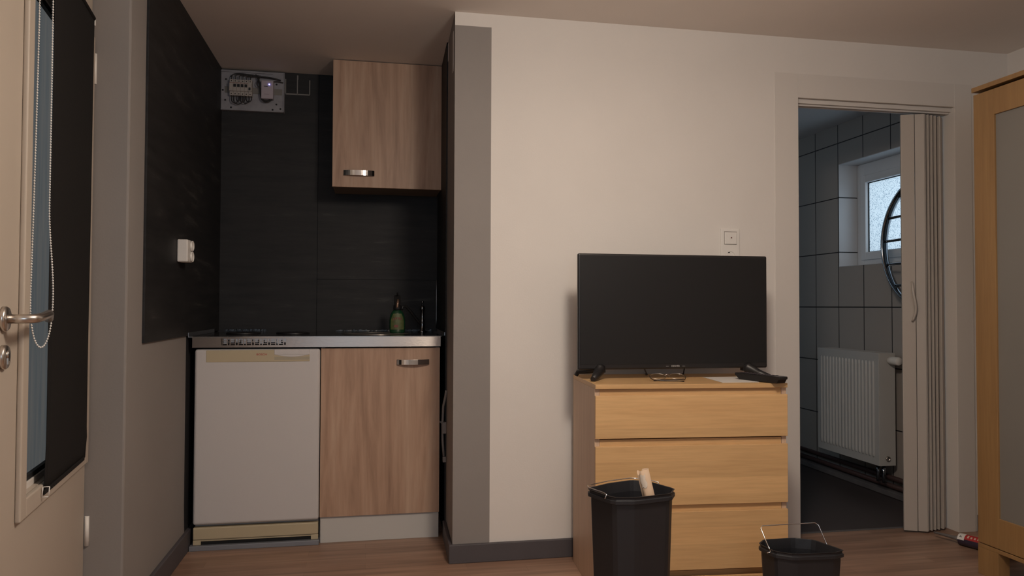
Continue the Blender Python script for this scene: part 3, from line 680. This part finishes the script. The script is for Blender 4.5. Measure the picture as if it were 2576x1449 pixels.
# small painted cable with clips on the pillar side, next to the base cabinet
wcab = thing('wall_cable', (nx(3.37), 3.37, 0.34), label='grey-painted cable held by clips on the pillar side beside the cabinet', cat='cable')
g = G(); pts = [(-0.005, -0.045, 0.310), (-0.008, -0.040, 0.285), (-0.015, -0.010, 0.235), (-0.017, 0.0, 0.160), (-0.016, 0.0, 0.08), (-0.010, 0.0, 0.01)]
g.tube(pts, 0.0055, 8); g.build('cable', GREY, wcab)
g = G(); g.box(-0.020, -0.0005, -0.015, 0.020, 0.115, 0.165); g.build('junction', GREY, wcab, 0.003)
G().tube([(-0.012, 0.0, 0.160), (-0.022, 0.010, 0.162), (-0.034, 0.02, 0.165)], 0.005, 8).build('cable_branch', GREY, wcab)
g = G(); g.box(-0.016, -0.0005, -0.012, 0.014, -0.012, 0.012); g.build('clip', GREY, wcab, 0.003)

# ================================================================== SWITCH + SOCKET behind the television
sw = thing('switch_and_socket', (1.530, YW, 1.278), label='white light switch over a socket in one frame above the television', cat='switch')
g = G(); g.box(-0.0435, 0.0435, -0.008, 0, -0.078, 0.078)
g.build('frame', BRIGHT, sw, 0.003, 3)
g = G(); g.box(-0.0285, 0.0285, -0.0095, -0.007, 0.0105, 0.0665); g.build('rocker_gap', plain('gap_shade', (0.28, 0.25, 0.23), 0.8), sw)
rk = G().box(-0.0275, 0.0275, -0.0125, -0.008, 0.0115, 0.0640).build('rocker', BRIGHT, sw, 0.002)
G().lathe([(0.0032, -0.0126), (0.0026, -0.0136), (0.0001, -0.0140)], (0.003, 0, 0.0395), 16, 'y').build('indicator_lens', plain('dark_red_lens', (0.10, 0.006, 0.004), 0.3), rk)
g = G(); sq = 0.0275
ring = []
for k in range(32):
    a = 2*math.pi*k/32; c_, s_ = math.cos(a), math.sin(a); m__ = max(abs(c_), abs(s_)); ring.append((c_/m__*sq, s_/m__*sq))
o_ = [g.bm.verts.new((a, -0.0105, b-0.040)) for a, b in ring]
i_ = [g.bm.verts.new((0.0205*math.cos(2*math.pi*k/32), -0.0105, 0.0205*math.sin(2*math.pi*k/32)-0.040)) for k in range(32)]
b_ = [g.bm.verts.new((0.0195*math.cos(2*math.pi*k/32), -0.0082, 0.0195*math.sin(2*math.pi*k/32)-0.040)) for k in range(32)]
e_ = [g.bm.verts.new((a, -0.0078, b-0.040)) for a, b in ring]
for A, B in ((o_, i_), (i_, b_), (o_, e_)):
    for k in range(32): g.bm.faces.new((A[k], A[(k+1) % 32], B[(k+1) % 32], B[k]))
g.bm.faces.new(b_)
sk = g.build('socket', BRIGHT, sw)
G().box(-0.010, -0.004, -0.0098, -0.008, -0.0255, -0.0215).build('earth_clip', DARK, sk)

# ================================================================== CHEST OF DRAWERS
A4 = R(-4.3)
ch = thing('chest_of_drawers', (0.79, 2.565, 0), A4, label='birch chest of drawers standing under the television', cat='chest of drawers')
W_, D_, H_ = 0.710, 0.400, 0.745
box('top', BIRCH, 0, W_, 0.0, D_, H_-0.016, H_, ch, 0.001)
box('side_panel', BIRCHS, 0, 0.018, 0.0125, D_, 0.0, H_-0.0162, ch, 0.0008)
box('side_panel', BIRCHS, W_-0.018, W_, 0.0125, D_, 0.0, H_-0.0162, ch, 0.0008)
g = G(); g.box(0.018, W_-0.018, D_-0.012, D_-0.006, 0.02, H_-0.017); g.build('back_panel', BIRCHS, ch)
g = G(); g.box(0.018, W_-0.018, 0.030, 0.046, 0.012, 0.075); g.build('plinth', BIRCH, ch)
for z0_, z1_ in ((0.5545, 0.7055), (0.3165, 0.5270), (0.0865, 0.2925)):
    d_ = G().box(0.0, W_, 0.0, 0.0120, z0_, z1_).build('drawer', BIRCH, ch, 0.0015)
    G().box(0.0183, W_-0.0200, 0.0122, 0.36, z0_-0.002, z1_+0.0228).build('drawer_box', BIRCH, d_)
G().box(0.0, W_, 0.0, 0.0120, 0.0, 0.062).build('base_rail', BIRCH, ch, 0.001)

# television
tv = thing('television', (0.778, 2.745, H_), R(-0.3), label='black flat-screen television standing on the birch chest of drawers', cat='television')
TW, tb, tt = 0.770, 0.037, 0.476
g = G(); g.box(0, TW, 0.0, 0.022, tb, tt); g.build('bezel', BLACKP, tv, 0.006, 3)
g = G(); g.box(0.06, TW-0.06, 0.022, 0.062, tb+0.02, tt-0.09); g.build('rear_housing', BLACKP, tv, 0.01)
box('screen', SCREEN, 0.008, TW-0.008, -0.0012, 0.001, tb+0.020, tt-0.009, tv)
text('logo', 'DENVER', 0.0095, GREY_INK, tv, (TW/2+0.002, -0.0006, tb+0.0105), UPR, sx=0.95)
g = G()
for sx_ in (-1, 1): 
    g = G()
    a = TW/2+0.002+sx_*0.0335; g.box(a-0.0055, a+0.0055, -0.0008, 0.0, tb+0.0100, tb+0.0112); g.build('logo_dash', GREY_INK, tv)
def tvleg(m):
    g = G(); X0 = 0.088 if m > 0 else TW-0.082
    s_ = m
    # two toes spreading from a neck
    g.tube([(X0, 0.012, 0.046), (X0-0.004*s_, 0.004, 0.034), (X0-0.028*s_, -0.035, 0.018), (X0-0.052*s_, -0.072, 0.0085)], [0.022, 0.021, 0.015, 0.0095], 14)
    g.tube([(X0, 0.012, 0.042), (X0-0.028*s_, 0.055, 0.030), (X0-0.060*s_, 0.100, 0.022), (X0-0.066*s_, 0.108, 0.008)], [0.014, 0.012, 0.0095, 0.0085], 12)
    g.box(X0-0.020, X0+0.020, 0.001, 0.026, 0.026, 0.040)
    return g.build('leg', BLACKP, tv)
tvleg(1); tvleg(-1)
# cables behind the television
tag(G().tube([(1.072, 2.870, 0.840), (1.078, 2.872, 0.80), (1.092, 2.875, 0.765), (1.104, 2.885, 0.749), (1.11, 2.92, 0.748)], 0.0027, 8).build('cable', plain('grey_cable', (0.13, 0.10, 0.10), 0.5)), 'grey cable hanging behind the television above the spectacles', 'cable')
tag(G().tube([(1.262, 2.870, 0.840), (1.260, 2.872, 0.79), (1.257, 2.874, 0.765), (1.257, 2.880, 0.749), (1.262, 2.90, 0.748)], 0.0025, 8).build('cable', WIRE), 'black cable hanging behind the television right of its logo', 'cable')
# spectacles
gl = thing('spectacles', (1.10, 2.665, H_), R(-6), label='thin-rimmed folded spectacles lying on the chest below the television', cat='spectacles')
def lens_pts(cx, n=28, a=0.029, b=0.021, k=1.0):
    P_ = []
    for i in range(n):
        t_ = 2*math.pi*i/n; x_ = cx + a*k*math.copysign(abs(math.cos(t_))**0.8, math.cos(t_)); y_ = b*k*math.copysign(abs(math.sin(t_))**0.9, math.sin(t_))
        P_.append((x_, y_*0.93, 0.016 + y_*0.38))
    return P_
for cx__ in (-0.036, 0.036):
    rim = G().tube(lens_pts(cx__), 0.0010, 6, closed=True).build('rim', STEELB, gl)
    g = G(); g.bm.faces.new([g.bm.verts.new(p) for p in lens_pts(cx__, k=0.97)]); g.build('lens', LENS, gl)
G().tube([(-0.009, 0.006, 0.019), (0, 0.009, 0.023), (0.009, 0.006, 0.019)], 0.0011, 6).build('bridge', STEELB, gl)
G().tube([(-0.066, 0.006, 0.018), (-0.068, -0.006, 0.012), (-0.060, -0.024, 0.005), (-0.02, -0.034, 0.003), (0.030, -0.042, 0.003), (0.047, -0.052, 0.003)], [0.0012, 0.0013, 0.0016, 0.0018, 0.0018, 0.0026], 8).build('temple', DARKB, gl)
G().tube([(0.066, 0.006, 0.018), (0.068, -0.006, 0.012), (0.060, -0.020, 0.006), (0.02, -0.026, 0.006), (-0.030, -0.028, 0.006), (-0.060, -0.030, 0.004)], [0.0012, 0.0013, 0.0016, 0.0018, 0.0018, 0.0024], 8).build('temple', DARKB, gl)
# papers and remote
g = G(); g.prism([(1.290, 2.772), (1.268, 2.562), (1.409, 2.554), (1.432, 2.765)], H_+0.0003, H_+0.0014)
tag(g.build('paper', PAPER), 'folded sheet of paper lying half under the remote control', 'paper')
rm = thing('remote_control', (1.432, 2.585, H_+0.0015), math.atan2(2.69-2.49, 1.398-1.466), label='black remote control lying on papers at the right end of the chest', cat='remote control')
# local x runs along the remote towards its far end
g = G(); L_ = 0.212
prof = [(-L_/2+0.012, 0.0), (L_/2-0.022, 0.0), (L_/2-0.004, 0.014), (L_/2, 0.015), (L_/2, 0.0245), (-L_/2, 0.0245), (-L_/2, 0.014), (-L_/2+0.004, 0.014)]
g.prism(prof, -0.022, 0.022, axis='y')
g.build('remote_body', BLACKP, rm, 0.002)
g = G()
for i in range(9):
    for j in range(3): g.box(-0.07+i*0.0175, -0.07+i*0.0175+0.010, -0.016+j*0.012, -0.016+j*0.012+0.008, 0.0245, 0.0265)
g.build('buttons', plain('dark_rubber_buttons', (0.05, 0.04, 0.045), 0.5), rm, 0.0008)['kind'] = 'stuff'

# ================================================================== BINS
def bin_(name, pts, H, label, hpath, mis=0.02):
    cx_ = sum(p[0] for p in pts)/len(pts); cy_ = sum(p[1] for p in pts)/len(pts)
    b = thing(name, (cx_, cy_, 0), label=label, cat='waste bin')
    P_ = [(x-cx_, y-cy_) for x, y in pts]
    # round the corners a little
    Q = []
    n = len(P_)
    for i in range(n):
        a, c, d = P_[i-1], P_[i], P_[(i+1) % n]
        Q.append((c[0]*0.9+a[0]*0.1, c[1]*0.9+a[1]*0.1)); Q.append((c[0]*0.9+d[0]*0.1, c[1]*0.9+d[1]*0.1))
    g = G()
    def ring(k, z): return [g.bm.verts.new((x*k, y*k, z)) for x, y in Q]
    spec = [(0.80, 0.0), (0.93, H-0.035), (0.93, H-0.022), (1.0, H-0.020), (1.0, H-0.010), (0.965, H-0.009), (0.965, H-0.003), (1.0, H), (0.955, H), (0.90, H-0.03), (0.77, 0.006)]
    rs = [ring(k, z) for k, z in spec]
    m = len(Q)
    for A, B in zip(rs, rs[1:]):
        for i in range(m): g.bm.faces.new((A[i], A[(i+1) % m], B[(i+1) % m], B[i]))
    g.bm.faces.new(rs[0][::-1]); g.bm.faces.new(rs[-1])
    g.build('bucket', BIN, b, 0.001)
    G().tube([(x-cx_, y-cy_, z) for x, y, z in hpath], 0.0016, 8).build('wire_handle', CHROME, b)
    return b
bin_('waste_bin', [(0.617, 2.098), (0.700, 2.150), (0.785, 2.178), (0.828, 2.155), (0.870, 2.052), (0.838, 2.000), (0.726, 1.974), (0.662, 1.984)], 0.50,
     'tall black plastic bin in front of the chest, holding a cardboard roll',
     [(0.645, 2.006, 0.492), (0.650, 2.006, 0.503), (0.646, 2.022, 0.505), (0.622, 2.090, 0.505), (0.628, 2.110, 0.505), (0.700, 2.153, 0.505), (0.780, 2.180, 0.505), (0.826, 2.162, 0.504), (0.846, 2.120, 0.503), (0.850, 2.118, 0.490)])
bin_('waste_bin', [(1.208, 2.200), (1.245, 2.236), (1.350, 2.236), (1.405, 2.205), (1.436, 2.092), (1.395, 2.078), (1.262, 2.086), (1.218, 2.122)], 0.28,
     'small black plastic bin with raised wire handle, its rim below the doorway',
     [(1.205, 2.140, 0.270), (1.218, 2.140, 0.272), (1.217, 2.155, 0.285), (1.206, 2.18, 0.333), (1.214, 2.185, 0.339), (1.395, 2.185, 0.339), (1.404, 2.18, 0.333), (1.415, 2.155, 0.282), (1.418, 2.15, 0.272), (1.428, 2.15, 0.272)])
cr = thing('cardboard_roll', (0.812, 2.048, 0.385), label='bare cardboard tube leaning out of the tall bin', cat='cardboard roll')
g = G(); a_ = Vector((0, 0, 0)); b__ = Vector((0.778-0.812, 0.022, 0.168)); seg = 24
ax_ = (b__-a_).normalized(); e1 = ax_.cross(Vector((0, 1, 0))).normalized(); e2 = ax_.cross(e1)
ro, ri = 0.0175, 0.0160
rings = []
for r_, q_ in ((ro, a_), (ro, b__), (ri, b__), (ri, a_)):
    rings.append([g.bm.verts.new(q_ + r_*(math.cos(2*math.pi*k/seg)*e1+math.sin(2*math.pi*k/seg)*e2) + (ax_*(-0.006*(1+math.sin(3*2*math.pi*k/seg+1))*(math.cos(2*math.pi*k/seg+0.5) > 0.3)) if q_ is b__ else Vector((0, 0, 0)))) for k in range(seg)])
for i in range(4):
    A, B = rings[i], rings[(i+1) % 4]
    for k in range(seg): f = g.bm.faces.new((A[k], A[(k+1) % seg], B[(k+1) % seg], B[k])); f.smooth = True
g.build('tube', CARD, cr)
g = G(); c_ = a_+ax_*0.143
vv = []
for j in range(5):
    row = []
    for i in range(5):
        an = 0.55 + 0.9*i/4 + 0.12*math.sin(j*2.1)
        row.append(g.bm.verts.new(c_ + ax_*(j*0.009-0.018+0.003*math.sin(i*2)) + (ro+0.0008)*(math.cos(an)*e1 + math.sin(an)*e2)))
    vv.append(row)
for j in range(4):
    for i in range(4): g.bm.faces.new((vv[j][i], vv[j][i+1], vv[j+1][i+1], vv[j+1][i]))
g.build('tape_remnant', plain('torn_paper', (0.68, 0.58, 0.48), 0.5), cr)
# ================================================================== SEALANT CARTRIDGE on the floor
body0 = Vector((2.514, 2.862, 0.0255)); dirv = Vector((0.35, -0.937, 0)).normalized()
ca = thing('sealant_cartridge', (body0.x, body0.y, 0), math.atan2(dirv.y, dirv.x), label='red and white sealant cartridge lying on the floor beside the wardrobe', cat='cartridge')
rr_ = 0.025; zc = rr_+0.0005
G().lathe([(0.0001, 0), (0.018, 0.0), (rr_, 0.004), (rr_, 0.215), (0.0001, 0.215)], (0, 0, zc), 28, 'x').build('cartridge_body', plain('cartridge_plum', (0.05, 0.035, 0.06), 0.35), ca)
g = G(); g2 = G()
def band(gg, x0, x1, a0, a1, r, n=14):
    vs = [[gg.bm.verts.new((x_, r*math.cos(a0+(a1-a0)*i/n), zc+r*math.sin(a0+(a1-a0)*i/n))) for i in range(n+1)] for x_ in (x0, x1)]
    for i in range(n): f = gg.bm.faces.new((vs[0][i], vs[0][i+1], vs[1][i+1], vs[1][i])); f.smooth = True
band(g, 0.030, 0.190, R(20), R(158), rr_+0.0003); g.build('red_label', RED, ca)
band(g2, 0.002, 0.030, R(-10), R(170), rr_+0.0003); g2.build('white_label', BRIGHT, ca)
g = G()
for i in range(8):
    band(g, 0.040+0.014*i, 0.047+0.014*i, R(118 if i % 3 else 110), R(140), rr_+0.0006, 4)
g.build('label_print', plain('label_cream_print', (0.6, 0.45, 0.35), 0.5), ca)
g = G(); band(g, 0.010, 0.015, R(125), R(132), rr_+0.0006, 3); band(g, 0.010, 0.020, R(138), R(144), rr_+0.0006, 3); g.build('label_mark', BLACKP, ca)
G().lathe([(0.0001, -0.112), (0.0045, -0.11), (0.008, -0.02), (0.014, 0.0), (0.0001, 0.001)], (0, 0, zc), 18, 'x').build('nozzle', plain('grey_nozzle', (0.16, 0.14, 0.13), 0.5), ca)

# ================================================================== FOLDING DOOR of the bathroom
fd = thing('door_2', (2.53, 3.06, 0), kind=ST)
plan = [(2.408, 3.072), (2.462, 3.048), (2.497, 3.028)]
def slab(p, q, th=0.009, z0=0.008, z1=1.908, name='panel'):
    a = Vector((p[0]-2.53, p[1]-3.06, 0)); b = Vector((q[0]-2.53, q[1]-3.06, 0)); n = (b-a).normalized(); m = Vector((-n.y, n.x, 0))*th/2
    a2, b2 = a+n*0.0008, b-n*0.0008
    return G().prism([tuple((a2-m)[:2]), tuple((b2-m)[:2]), tuple((b2+m)[:2]), tuple((a2+m)[:2])], z0, z1).build(name, PVC, fd, 0.0015)
lead = slab((2.407, 3.073), (2.461, 3.050), 0.014, name='lead_panel')
slab((2.463, 3.050), (2.499, 3.030), 0.010)
zz = [(2.503, 3.030), (2.516, 3.115), (2.524, 3.034), (2.538, 3.115), (2.546, 3.038), (2.562, 3.115), (2.570, 3.044), (2.588, 3.115), (2.597, 3.052), (2.636, 3.085)]
for a, b in zip(zz, zz[1:]): slab(a, b, 0.005)
g = G(); ang = math.atan2(3.050-3.073, 2.461-2.407)
hx, hy = 2.443-2.53, 3.049-3.06
pts = []
for i in range(15):
    t_ = i/14; pts.append((hx-0.004+0.006*math.sin(t_*6.3), hy-0.004-0.020*math.sin(math.pi*t_)**0.7, 0.958+0.180*t_))
g.tube(pts, [0.0045+0.0015*math.sin(math.pi*i/14) for i in range(15)], 10)
g.build('handle', PVC, lead)

# ================================================================== TOWEL RADIATOR (round, chrome)
tr_ = thing('towel_radiator', (2.80, 3.305, 1.355), label='round chrome towel radiator on the tiled wall in front of the bathroom window', cat='towel radiator')
RR = 0.338
g = G(); loop = []
for k in range(61):
    a = R(-104) + R(208)*k/60; loop.append((RR*math.cos(a), RR*math.sin(a)))
yp = loop[0][0]
for k in range(1, 12): loop.append((yp, loop[60][1] + (loop[0][1]-loop[60][1])*k/12))
n = len(loop); rings = []
for k in range(n):
    a, b = Vector(loop[k-1]), Vector(loop[(k+1) % n]); t = (b-a).normalized(); er = Vector((0, t.y, -t.x)); c = Vector((-0.05, loop[k][0], loop[k][1])); ex = Vector((1, 0, 0))
    rings.append([g.bm.verts.new(c + 0.010*math.cos(2*math.pi*j/12)*er + 0.022*math.sin(2*math.pi*j/12)*ex) for j in range(12)])
for k in range(n):
    A, B = rings[k], rings[(k+1) % n]
    for j in range(12): f = g.bm.faces.new((A[j], A[(j+1) % 12], B[(j+1) % 12], B[j])); f.smooth = True
g.build('ring_tube', DCHROME, tr_)
for z in (0.250, 0.143, 0.021, -0.105, -0.218):
    h_ = math.sqrt(RR*RR-z*z)-0.004
    pts = [(-0.05-0.020*math.sin(math.pi*i/12), yp+(h_-yp)*i/12, z) for i in range(13)]
    G().tube(pts, 0.007, 10).build('rung', DCHROME, tr_)
for y, z in ((0.0, 0.338), (0.0, -0.338)):
    G().cyl((-0.04, y, z), (0.044, y, z), 0.008, 12).build('wall_bracket', DCHROME, tr_)

# ================================================================== PANEL RADIATOR
rd = thing('panel_radiator', (2.70, 3.91, 0.170), label='white ribbed panel radiator with a thermostat below the bathroom window', cat='radiator')
hy_ = 0.280; H3 = 0.605
g = G(); g.box(0.0, 0.006, -hy_, hy_, 0.0, H3); g.build('front_panel', RAD, rd, 0.002)
g = G(); nr = 17; y_ = -hy_+0.030; st_ = (2*hy_-0.055)/nr
for i in range(nr):
    yc = y_ + st_*(i+0.5)
    g.lathe([(0.0001, 0.038), (0.0075, 0.046), (0.0085, 0.060), (0.0085, H3-0.065), (0.0075, H3-0.050), (0.0001, H3-0.042)], (0.0012, yc, 0), 12)
g.build('ribs', RAD, rd)['kind'] = 'stuff'
g = G(); g.box(0.006, 0.100, -hy_, -hy_+0.004, 0.0, H3); g.build('side_cover', RAD, rd, 0.001)
box('side_cover', RAD, 0.006, 0.100, hy_-0.004, hy_, 0.0, H3, rd)
box('rear_panel', RAD, 0.094, 0.100, -hy_+0.004, hy_-0.004, 0.0, H3, rd)
g = G()
for i in range(26): yy = -hy_+0.012+i*0.0207; g.box(0.006, 0.094, yy, yy+0.012, H3-0.006, H3-0.001)
g.build('top_grille', RAD, rd)
box('wall_bracket', RAD, 0.100, 0.1445, -0.18, -0.15, 0.1, 0.5, rd); box('wall_bracket', RAD, 0.100, 0.1445, 0.15, 0.18, 0.1, 0.5, rd)
g = G(); g.lathe([(0.016, -hy_), (0.019, -hy_-0.004), (0.022, -hy_-0.03), (0.022, -hy_-0.070), (0.019, -hy_-0.078), (0.0001, -hy_-0.078)], (0.066, 0, H3-0.040), 24, 'y'); g.build('thermostat', BRIGHT, rd)
g = G(); g.lathe([(0.014, -hy_), (0.014, -hy_-0.006), (0.010, -hy_-0.008), (0.010, -hy_-0.003), (0.0001, -hy_-0.003)], (0.052, 0, 0.038), 20, 'y'); g.build('plug', STEELB, rd)
for y in (-0.262, -0.215):
    G().cyl((0.04, y, -0.094), (0.04, y, 0.0), 0.009, 12).build('valve_pipe', DCHROME, rd)

# ================================================================== WARDROBE
wd = thing('wardrobe', (2.32, 2.549, 0), label='birch wardrobe with a frosted door panel against the right wall', cat='wardrobe')
# local: -y towards camera, +x into the wardrobe
LW = 0.81
G().box(-0.006, 0.52, -LW, 0.002, 1.860, 1.878).build('top', WARD, wd, 0.001)
box('side_panel', WARD, 0.020, 0.52, -0.018, 0.0, 0.118, 1.855, wd, 0.001)
box('side_panel', WARD, 0.020, 0.52, -LW, -LW+0.018, 0.118, 1.855, wd, 0.001)
box('back_panel', WARD, 0.512, 0.518, -LW+0.018, -0.018, 0.118, 1.855, wd)
box('base', WARD, 0.0, 0.52, -LW, 0.0, 0.103, 0.1175, wd, 0.001)
dw = LW/2
for k in range(2):
    ys = -0.001-dw*k; ye = ys-dw+0.003
    dr_ = thing('door', (0, 0, 0)); dr_.parent = wd; del_ = None
    fw_ = 0.098
    g = G(); z0, z1 = 0.1205, 1.850
    g.box(0.0, 0.018, ys-fw_, ys, z0, z1); g.box(0.0, 0.018, ye, ye+fw_, z0, z1); g.box(0, 0.018, ye+fw_, ys-fw_, z0, z0+0.112); g.box(0, 0.018, ye+fw_, ys-fw_, z1-0.098, z1)
    g.build('door_frame', WARD, dr_, 0.0015)
    G().box(0.008, 0.012, ye+fw_-0.004, ys-fw_+0.004, z0+0.108, z1-0.094).build('door_glass', GLS, dr_)
for y in (-0.095, -LW):
    for x in (0.0, 0.43):
        box('leg', WARD, x, x+0.05, y, y+0.095, 0.0, 0.103, wd, 0.001)

# ================================================================== CEILING LAMP (outside the picture, lights the room)
cl = thing('ceiling_lamp', (0.65, 1.33, ZC), label='small white ceiling lamp holder in the middle of the room', cat='lamp')
G().lathe([(0.05, 0.0), (0.05, -0.02), (0.02, -0.03), (0.02, -0.05), (0.0001, -0.05)], seg=24).build('lamp_holder', BRIGHT, cl)
